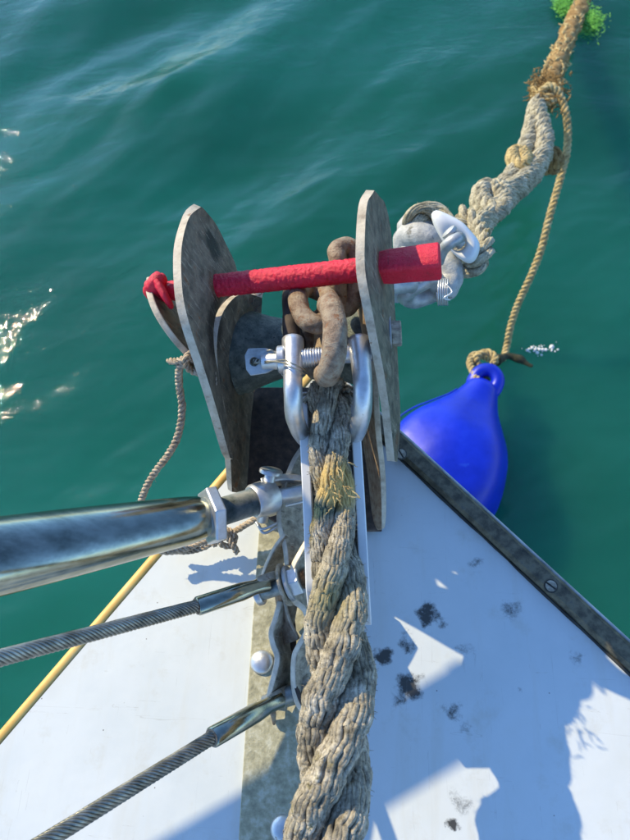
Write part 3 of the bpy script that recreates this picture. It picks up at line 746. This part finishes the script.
# ------------------------------------------------------------------ STAY TOGGLE STRAPS
def build_toggles():
    t = thing('stay_toggle', 'pair of bent grey steel straps bolted together on the deck strip beside the thick rope', 'toggle', U(280, 620, .0))
    plate('strap', [(300, 446, .058), (290, 462, .060), (280, 490, .058), (276, 520, .055), (282, 548, .052), (284, 566, .05)],
          [(322, 455, .035), (312, 470, .035), (304, 500, .034), (300, 530, .032), (304, 550, .03), (304, 566, .03)], .0048, 'strap', t, side=1, nv=26)
    plate('strap', [(286, 535, .058), (276, 548, .055), (268, 564, .050), (262, 580, .045), (256, 592, .040)], [(296, 540, .040), (288, 556, .036), (280, 572, .032), (274, 588, .028), (262, 600, .028)], .0032, 'strap', t, side=-1, nv=22)
    plate('strap', [(304, 540, .066), (297, 552, .066), (290, 566, .065), (287, 585, .062), (288, 600, .058), (302, 612, .052), (304, 628, .048), (296, 644, .046), (291, 656, .044), (290, 680, .040), (293, 700, .035), (299, 712, .03)],
          [(322, 548, .045), (318, 560, .042), (314, 575, .04), (312, 590, .036), (316, 604, .032), (324, 616, .028), (325, 632, .024), (320, 648, .020), (316, 662, .016), (314, 682, .012), (315, 700, .01), (316, 712, .01)],
          .0046, 'strap', t, side=1, nv=46)
    plate('strap', [(277, 600, .05), (273, 616, .048), (268, 632, .046), (270, 646, .044), (274, 658, .042), (271, 674, .040), (267, 690, .036), (264, 706, .03)],
          [(293, 604, .028), (290, 620, .024), (286, 636, .020), (286, 650, .018), (290, 662, .015), (288, 678, .012), (285, 694, .01), (282, 710, .008)],
          .0044, 'strap', t, side=1, nv=40)
    # dark sheet standing in for the shaded gap between the straps
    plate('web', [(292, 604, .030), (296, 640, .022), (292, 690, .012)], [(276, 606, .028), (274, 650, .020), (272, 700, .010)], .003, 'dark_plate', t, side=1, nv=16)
    plate('web', [(280, 590, .052), (288, 620, .046), (298, 640, .042)], [(274, 594, .040), (278, 622, .034), (282, 646, .03)], .003, 'rusty', t, side=1, nv=14)
    ax = (U(305, 578, .058)-U(262, 592, .052)).normalized()
    mb = MB(); cyl(mb, U(258, 593, .052), U(306, 578, .058), .006, 22); mb.build('bolt_shank', 'tarnish', t, sharp=50)
    mb = MB(); ring(mb, U(284, 585, .058), ax, .0150, .006, .0022); mb.build('washer', 'strap', t, sharp=40)
    mb = MB(); ring(mb, U(288, 584, .058), ax, .0125, .006, .0028); mb.build('washer', 'galv', t, sharp=40)
    mb = MB(); hexa(mb, U(291, 583, .058), ax, .0105, .0080, rot=.2); mb.build('nut', 'stainless', t, smooth=False, bevel=.0005)
    mb = MB(); P0 = U(300, 580, .058); prof = []
    for i in range(21): prof.append((i*.0003, .0064+.0004*(1 if i % 2 else -1)))
    lathe(mb, P0, ax, prof, 22); mb.build('bolt_end', 'rusty', t, sharp=30)
    mb = MB(); lathe(mb, U(256, 594, .050), ax, [(0, .0075), (.001, .0088), (.004, .0088), (.005, .008)], 26); mb.build('bolt_head', 'stainless', t, sharp=40)
    ax3 = (U(310, 688, .024)-U(262, 706, .020)).normalized()
    mb = MB(); ring(mb, U(300, 690, .026), ax3, .0140, .005, .0022); mb.build('washer', 'dark_plate', t, sharp=40)
    mb = MB(); hexa(mb, U(303, 689, .026), ax3, .0100, .0080, rot=.5); mb.build('nut', 'strap', t, smooth=False, bevel=.0005)
    mb = MB(); cyl(mb, U(264, 704, .024), U(306, 688, .028), .0055, 22); mb.build('bolt_shank', 'tarnish', t, sharp=50)
    mb = MB(); Q = resample([U(270, 700, .018), U(273, 712, .014), U(274, 722, .006)], 12); tube(mb, Q, [.006-.0003*i for i in range(12)], 12, flat=.5); mb.build('lug_tip', 'rusty', t)
build_toggles()

# ------------------------------------------------------------------ WIRE STAYS
def build_stay(pa, pb, pc, label, r, rt):
    """pa far end of the wire, pb where the wire enters the terminal, pc eye end"""
    A, B, E = U(*pa), U(*pb), U(*pc)
    t = thing('wire_stay', label, 'wire stay', E, 'twisted wire stays fixed beside the thick rope')
    ax = (B-A).normalized(); L = (B-A).length+.14; A = B-ax*L
    x, y, z = basis(ax); n = int(L/.0016); core = MB(); tube(core, [A, B], r*.6, 8); core.build('wire_core', 'wire', t)
    for k in range(11):
        mb = MB(); P = []
        for i in range(n+1):
            s = L*i/n; a = 2*math.pi*(k/11+s/.030); P.append(A+ax*s+(x*math.cos(a)+y*math.sin(a))*r*.80)
        tube(mb, P, r*.215, 6); mb.build('wire', 'wire', t)
    a2 = (E-B).normalized(); L2 = (E-B).length; mb = MB()
    lathe(mb, B-a2*.001, a2, [(0, rt*.86), (.0008, rt), (L2*.62, rt), (L2*.72, rt*.92), (L2*.82, rt*.80), (L2, rt*.95)], 32); sw = mb.build('swage_terminal', 'polished', t, sharp=50)
    mb = MB(); ring(mb, B-a2*.0016, a2, rt*.86, r*.9, .002, 28); mb.build('terminal_mouth', 'rusty', sw, sharp=40)
    # flattened eye lug gripping the bolt
    v, f = shell([E-a2*.006+Vector((0, 0, rt*.9)), E+a2*.006+Vector((0, 0, rt*1.25)), E+a2*.014+Vector((0, 0, rt*.5))], [E-a2*.006-Vector((0, 0, rt*.9)), E+a2*.006-Vector((0, 0, rt*1.5)), E+a2*.014-Vector((0, 0, rt*.9))], rt*.9, nv=12, sub=4)
    link('eye_lug', v, f, 'strap', sw, bevel=.001, sharp=45)
build_stay((0, 658, .195), (198, 606, .088), (268, 583, .060), 'upper of the two twisted wire stays, its terminal bolted beside the nut', .0043, .0062)
build_stay((40, 845, .155), (213, 737, .075), (280, 699, .030), 'lower of the two twisted wire stays, running off the bottom left corner', .0043, .0064)

# ------------------------------------------------------------------ BEIGE CORD
def build_cord():
    t = thing('lashing_cord', 'thin beige cord tied round the outer cheek plate and looping down behind the turnbuckle', 'cord', U(190, 360, .12))
    rope(t, [U(200, 352, .128), U(190, 361, .14), U(180, 366, .138), U(179, 385, .12), U(182, 408, .105), U(178, 435, .09), U(168, 455, .08), (U(155, 472, .07)), U(145, 490, .06), U(140, 510, .045), U(147, 535, .03), U(162, 551, .02), U(185, 549, .016), U(205, 541, .016), U(222, 538, .018), U(240, 528, .022), U(262, 515, .03)],
         .0029, .011, 'cord', yarns=4, nseg=420, wob=.1, fuzz=60, yarn_sides=4)
    rope(t, [U(169, 361, .138), U(178, 361, .142), U(188, 358, .146), U(200, 362, .143), U(206, 369, .14), U(198, 373, .137), U(188, 368, .142), U(186, 358, .148), U(194, 352, .145), U(204, 356, .146), U(210, 366, .14), U(213, 377, .138), (U(214, 386, .138))],
         .0026, .011, 'cord', yarns=4, nseg=220, wob=.1, yarn_sides=4, names='knot_strand')
    rope(t, [U(196, 362, .146), U(203, 370, .144), U(196, 372, .139), U(188, 362, .134), U(192, 354, .136), U(198, 344, .135)], .0026, .011, 'cord', yarns=4, nseg=120, yarn_sides=4, names='knot_strand')
    rope(t, [U(214, 546, .018), U(218, 534, .022), U(228, 530, .026), U(235, 537, .026), U(230, 546, .022), U(220, 543, .026), U(224, 533, .030), U(233, 545, .026), U(237, 553, .02)],
         .0027, .011, 'cord', yarns=4, nseg=150, yarn_sides=4, names='knot_strand')
    rope(t, [U(198, 545, .014), U(200, 533, .02), U(210, 528, .022), U(216, 536, .018), U(206, 547, .014), U(186, 552, .012), U(172, 550, .012)], .0023, .011, 'cord', yarns=4, nseg=110, yarn_sides=4, names='knot_strand')
build_cord()

# ------------------------------------------------------------------ OUTBOARD SHACKLE, CHAIN, THIMBLE
def build_outboard():
    t = thing('galvanised_chain', 'clump of pale galvanised chain links hanging just outboard of the red bar head', 'chain', U(430, 260, .02))
    def lk(pts, r, seed, mat='galv_pale'):
        mb = MB(); P = resample([U(*p) for p in pts], 64, closed=True); tube(mb, P, r, 18, closed=True, rough=.12, seed=seed, rs=90); mb.build('link', mat, t)
    lk([(408, 236, .0), (424, 236, .01), (434, 246, .0), (428, 258, -.01), (414, 254, -.01), (406, 246, -.01)], .0125, 1)
    lk([(447, 262, .03), (452, 276, .025), (444, 290, .02), (432, 282, .01), (436, 266, .015)], .0105, 2)
    lk([(405, 292, .03), (416, 284, .035), (432, 278, .035), (436, 290, .02), (420, 298, .015), (408, 297, .02)], .0085, 3, 'galv')
    lk([(384, 288, .05), (396, 286, .045), (410, 284, .04), (408, 292, .025), (394, 294, .025)], .0075, 4, 'galv')
    mb = MB(); lathe(mb, U(414, 246, -.02), Vector((.2, .4, 1)), [(0, .010), (.008, .019), (.020, .021), (.030, .016), (.035, .008)], 24); o = mb.build('swivel_body', 'galv_pale', t)
    # seizing wire turns
    mb = MB()
    for k in range(5):
        c = U(438+k*2.2, 292, .035); P = resample([c+Vector((0.0006*math.sin(a*2), math.cos(a)*.011, math.sin(a)*.011)) for a in np.linspace(0, 6.28, 12)[:-1]], 40, closed=True); tube(mb, P, .0008, 6, closed=True)
    Q = resample([U(446, 284, .05), U(452, 292, .05), U(444, 298, .048), U(450, 300, .045)], 24); tube(mb, Q, .0008, 6); mb.build('seizing_wire', 'stainless', t)

    rope(t, [U(436, 268, .0), U(454, 268, .015), U(472, 269, .03), U(483, 256, .035), U(485, 240, .03), U(476, 224, .01), U(462, 212, .0)], .0085, .05, 'pale_rope', yarns=6, nseg=200, names='seizing_strand', fuzz=500, wob=.3)
    t = thing('small_shackle', 'small grey shackle hooked through the hole of the white triangular thimble', 'shackle', U(452, 240, .03))
    mb = MB(); P = resample([U(438, 262, .06), U(443, 250, .072), U(451, 242, .084), U(459, 238, .080), U(453, 240, .045), U(446, 250, .035), U(440, 262, .035)], 50); tube(mb, P, .0048, 18, rough=.04); mb.build('bow', 'galv', t)
    mb = MB(); a, b = U(450, 233, .080), U(462, 246, .072); cyl(mb, a, b, .0042, 18); lathe(mb, a-(b-a).normalized()*.003, b-a, [(0, .005), (.001, .0066), (.004, .0066), (.005, .005)], 20); mb.build('pin', 'galv', t, sharp=50)

    t = thing('eye_thimble', 'white plastic triangular thimble in the pale rope eye beside the red bar head', 'thimble', U(450, 240, .03))
    # rounded triangle with an opening, thick
    c = U(455, 238, .058); s = S(455, 238, .058)
    outer = [(-27, -25), (-23, -29), (-16, -28), (5, -18), (17, -7), (26, 4), (27, 14), (23, 24), (15, 27), (1, 18), (-13, 4), (-24, -14)]
    inner = [(4+8*math.cos(q), 6+8*math.sin(q)) for q in [-2.3+k*math.pi/6 for k in range(12)]]
    s *= 0.90; nz = (Vector((0, 0, H))-c).normalized(); ex = (U(465, 238, .058)-c).normalized(); ex = (ex-nz*ex.dot(nz)).normalized(); ey = ex.cross(nz); ey = ey if (U(455, 248, .058)-c).dot(ey) > 0 else -ey
    O = resample([c+ex*a*s+ey*b*s+nz*0 for a, b in outer], 48, closed=True); I = resample([c+ex*a*s+ey*b*s for a, b in inner], 48, closed=True)
    v = []; f = []
    for k in range(48):
        o_, i_ = O[k], I[k]; mid = o_.lerp(i_, .5)
        v += [o_+nz*.003, o_.lerp(i_, .2)+nz*.008, mid+nz*.0095, o_.lerp(i_, .8)+nz*.007, i_+nz*.002, i_-nz*.012, mid-nz*.014, o_-nz*.012]
    for k in range(48):
        for j in range(8): f.append((k*8+j, k*8+(j+1) % 8, ((k+1) % 48)*8+(j+1) % 8, ((k+1) % 48)*8+j))
    link('thimble_body', v, f, 'plastic', t)
build_outboard()

def build_bridle():
    t = thing('bridle_rope', 'pale fouled mooring bridle of doubled thick rope reaching down into the water', 'rope', U(520, 180, -.3))
    rope(t, [U(414, 232, .0), U(413, 220, .015), U(420, 212, .02), U(438, 215, .01), U(462, 232, 0), U(480, 226, -.06), U(497, 205, -.12), U(512, 192, -.18), U(528, 178, -.25), U(542, 155, -.32), U(543, 130, -.37), U(537, 110, -.42), U(543, 92, -.47)],
         (lambda s: float(np.interp(s, [0, .12, .3, 1], [.0105, .0120, .0175, .0180]))), .085, 'pale_rope', yarns=11, nseg=520, fuzz=2500, wob=.3)
    rope(t, [U(470, 246, -.02), U(452, 262, 0), U(462, 246, -.03), U(480, 214, -.14), U(498, 196, -.2), U(514, 174, -.26), U(526, 152, -.33), U(531, 130, -.38), U(536, 108, -.43), U(541, 94, -.47)],
         .0165, .080, 'pale_rope', yarns=11, nseg=460, fuzz=2000, wob=.3, phase=1)
    # overhand knots
    for (cx, cy, z, s, r, mt) in ((492, 199, -.11, 15, .0100, 'pale_rope'), (519, 158, -.27, 9, .0085, 'tan_rope')):
        for k, (ry, ph) in enumerate(((.62, 0), (.5, 1.1), (.75, 2.3), (.55, 0.6))):
            pts = []
            for a in np.linspace(0, 6.9, 12):
                ca, sa = math.cos(a), math.sin(a); ux, uy = ca*s, sa*s*ry; cr, sr = math.cos(ph), math.sin(ph)
                pts.append(U(cx+ux*cr-uy*sr, cy+ux*sr+uy*cr, z+.016*math.sin(a+ph)+.01*(k % 2)))
            rope(t, pts, r, .035, mt, yarns=5, nseg=120, names='knot_turn', yarn_sides=5)
    # small dark knot on the far side
    rope(t, [U(542, 160, -.36), U(552, 152, -.36), U(559, 158, -.37), U(556, 168, -.38), U(548, 170, -.38), U(544, 162, -.36), U(551, 158, -.34), U(558, 166, -.35)], .010, .05, 'brown_rope', yarns=5, nseg=140, names='knot_turn')
    # ragged binding at the top
    mb = MB()
    for k in range(900):
        px, py = rnd.gauss(547, 7.5), rnd.gauss(91, 8); p = U(px, py, -.45+rnd.uniform(-.03, .035)); q = [p]; d = Vector((rnd.gauss(0, 1), rnd.gauss(0, .8), rnd.gauss(0, .6)))
        for i in range(4): q.append(q[-1]+(d+Vector((rnd.gauss(0, .7), rnd.gauss(0, .7), rnd.gauss(0, .5)))).normalized()*.0042)
        tube(mb, q, [.0009, .0012, .0011, .0009, .0005], 4)
    o = mb.build('ragged_binding', 'brown_rope', t); o['kind'] = 'stuff'
    for k in range(3):
        pts = [U(547+13*math.cos(a), 92+k*5-6+6*math.sin(a), -.45+.03*math.sin(a)) for a in np.linspace(0, 6.2, 9)]
        rope(t, pts, .0075, .03, 'tan_rope', yarns=4, nseg=90, names='binding_turn')
    # fouled tail going under
    P = resample([U(549, 86, -.48), U(556, 66, -.56), U(564, 46, -.64), (U(572, 26, -.71)), U(580, 8, -.742), U(590, -14, -.765), U(602, -40, -.80)], 90)
    mb = MB(); tube(mb, P, [.0215+.006*noise.noise(p*18) for p in P], 20, rough=.35, rs=50); mb.build('fouled_tail', 'brown_rope', t)
    mb = MB()
    for k in range(260):
        i = rnd.randrange(5, 62); a = rnd.uniform(0, 6.28); p = P[i]+Vector((math.cos(a), math.sin(a)*.6, math.sin(a)))*.019
        q = [p]; d = (P[i]-P[i-4]).normalized()
        for j in range(3): q.append(q[-1]+(d+Vector((rnd.gauss(0, .5), rnd.gauss(0, .5), rnd.gauss(0, .5)))).normalized()*.008)
        tube(mb, q, [.0022, .0026, .002, .0008], 5)
    o = mb.build('fouling', 'tan_rope', t); o['kind'] = 'stuff'
    # weed
    w_ = MB()
    for (cx, cy, s, nn) in ((564, 5, 8, 1800), (589, 21, 11, 3000), (576, -6, 12, 900)):
        for k in range(nn):
            c = U(rnd.gauss(cx, s*.55), rnd.gauss(cy, s*.55), WZ+rnd.uniform(-.004, .024)); a = rnd.uniform(0, 6.28); l = rnd.uniform(.004, .011); d = Vector((math.cos(a), math.sin(a), rnd.uniform(-.3, .3)))
            n_ = Vector((-d.y, d.x, rnd.uniform(-.5, .5))).normalized()*rnd.uniform(.001, .002)
            w_.add([c-n_, c+n_, c+d*l+n_*.3, c+d*l-n_*.3], [(0, 1, 2, 3)])
    o = w_.build('green_weed', 'weed', None); o['kind'] = 'stuff'; o['label'] = 'bright green weed floating round the submerged end of the rope'; o['category'] = 'seaweed'

    t = thing('tail_rope', 'thin tan twisted rope curving down to the eye of the blue fender', 'rope', U(540, 250, -.5))
    rope(t, [U(540, 92, -.42), U(550, 86, -.41), U(560, 96, -.42), U(567, 120, -.44), U(567, 150, -.47), U(560, 180, -.50), U(550, 215, -.53), U(541, 250, -.57), U(530, 278, -.61), U(518, 304, -.66), U(511, 325, -.70), U(507, 345, -.735), U(504, 358, -.745)],
         .0078, .030, 'tan_rope', yarns=5, nseg=900, fuzz=900, wob=.12)
    rope(t, [U(504, 358, -.742), U(495, 361, -.72), U(484, 357, -.70), U(474, 355, -.68), U(470, 362, -.67), U(473, 372, -.66), U(480, 383, -.655), U(486, 380, -.675), U(480, 368, -.68), U(476, 358, -.67), U(486, 352, -.67), U(495, 357, -.67), U(493, 364, -.67)],
         .0078, .030, 'tan_rope', yarns=5, nseg=300, wob=.12, names='eye_strand')
    P = resample([U(497, 360, -.72), U(507, 356, -.74), U(518, 359, -.748), U(532, 367, -.752)], 30); mb = MB(); tube(mb, P, [.011+.003*noise.noise(p*40)-.0002*i for i, p in enumerate(P)], 12, rough=.4, rs=60); mb.build('weedy_end', 'dark_rope', t)
build_bridle()

# ------------------------------------------------------------------ BLUE FENDER
def build_fender():
    eye = U(487, 379, -.665); bot = U(438, 478, -.715); ax = (bot-eye).normalized()
    t = thing('fender_buoy', 'bright blue inflated teardrop fender floating just off the bow', 'fender', Vector((bot.x, bot.y, WZ)))
    prof = [(0.006, .018), (.014, .030), (.034, .039), (.060, .054), (.09, .080), (.12, .106), (.155, .125), (.20, .136), (.25, .134), (.30, .118), (.34, .092), (.365, .055), (.375, .02), (.376, .002)]
    pts = resample([Vector((a, b, 0)) for a, b in prof], 60); mb = MB()
    lathe(mb, eye, ax, [(p.x, p.y) for p in pts], 96)
    up0 = (Vector((0, 0, 1))-ax*ax.z).normalized(); sd0 = ax.cross(up0).normalized()
    for k, q in enumerate(mb.v):
        r = q-eye; al = r.dot(ax); rad = r-ax*al
        if rad.length < .01: continue
        an = math.atan2(rad.dot(sd0), rad.dot(up0)); f_ = 1
        for a0, w_, dp in ((.05, .62, .12), (1.45, .45, .08), (-1.5, .5, .09), (2.9, .6, .06)):
            dd = (an-a0+math.pi) % (2*math.pi)-math.pi; f_ -= dp*math.exp(-(dd/w_)**4)*math.exp(-((al-.17)/.12)**2)
        f_ += .012*noise.noise(q*14)+.004*noise.noise(q*45)
        mb.v[k] = eye+ax*al+rad*f_
    body = mb.build('body', 'blue', t, sharp=60)
    # moulded eye: rounded shoulder block with a hole, plane facing up
    up = (Vector((0, 0, 1))-ax*ax.z).normalized(); sd = ax.cross(up).normalized()
    mb = MB(); c = eye+ax*.004; n = 40; v = []; f = []
    for k in range(n):
        a = 2*math.pi*k/n; d = ax*math.cos(a)+sd*math.sin(a); ro = .036+(.008 if math.cos(a) > 0 else 0)*math.cos(a)
        for (r, h) in ((.010, .008), (.016, .015), (.024, .017), (ro-.002, .011), (ro, 0), (ro-.002, -.011), (.024, -.017), (.016, -.015), (.012, -.008), (.0088, 0)): v.append(c+d*r+up*h)
    for k in range(n):
        for j in range(10): f.append((k*10+j, k*10+(j+1) % 10, ((k+1) % n)*10+(j+1) % 10, ((k+1) % n)*10+j))
    mb.add(v, f); mb.build('moulded_eye', 'blue', body)
    mb = MB(); P = [eye+ax*p.x+(sd*math.cos(.25)+up*math.sin(.25))*(p.y+.0002) for p in pts]; tube(mb, P[6:], .0016, 8)
    mb.build('mould_seam', 'blue', body)
build_fender()

mb = MB()  # white beads on the water stand in for bright sparkles as well as bubbles
for k in range(46):
    p = U(rnd.gauss(541, 9), rnd.gauss(349, 3), WZ+.001); r = abs(rnd.gauss(0, .0016))+.0006
    lathe(mb, p-Vector((0, 0, r*.3)), Vector((0, 0, 1)), [(0, r*.9), (r*.3, r), (r*.8, r*.75), (r*1.1, r*.3), (r*1.15, 0)], 10)
o = mb.build('sparkle_bubbles', 'plastic', None); o['kind'] = 'stuff'; o['label'] = 'few white beads right of the fender for sparkles and foam bubbles'; o['category'] = 'foam'

# ------------------------------------------------------------------ SHADOW TUBE (added out of view over the port bow to cast the diagonal stripe)
def build_shadow_tube():
    h = .40; off = Vector((-SUN.x/SUN.z*h, -SUN.y/SUN.z*h, 0))
    a = U(250, 838, 0)-off; b = U(468, 707, 0)-off; d = (b-a).normalized(); a.z = b.z = h
    foot = a-d*.9+Vector((0, -.25, -.40))
    t = thing('shadow_tube', 'unseen steel tube with a rounded end, added to cast a stripe of shadow', 'shadow caster', foot)
    P = resample([foot, a-d*.8+Vector((0, -.15, -.05)), a-d*.45, a, b+d*.012], 100)
    mb = MB(); tube(mb, P, .0165, 20); mb.build('tube', 'polished', t)
    mb = MB(); lathe(mb, b+d*.012, d, [(-.004, .0175), (.004, .0175), (.010, .014), (.014, .007), (.015, .001)], 24); mb.build('end_cap', 'stainless', t)
build_shadow_tube()
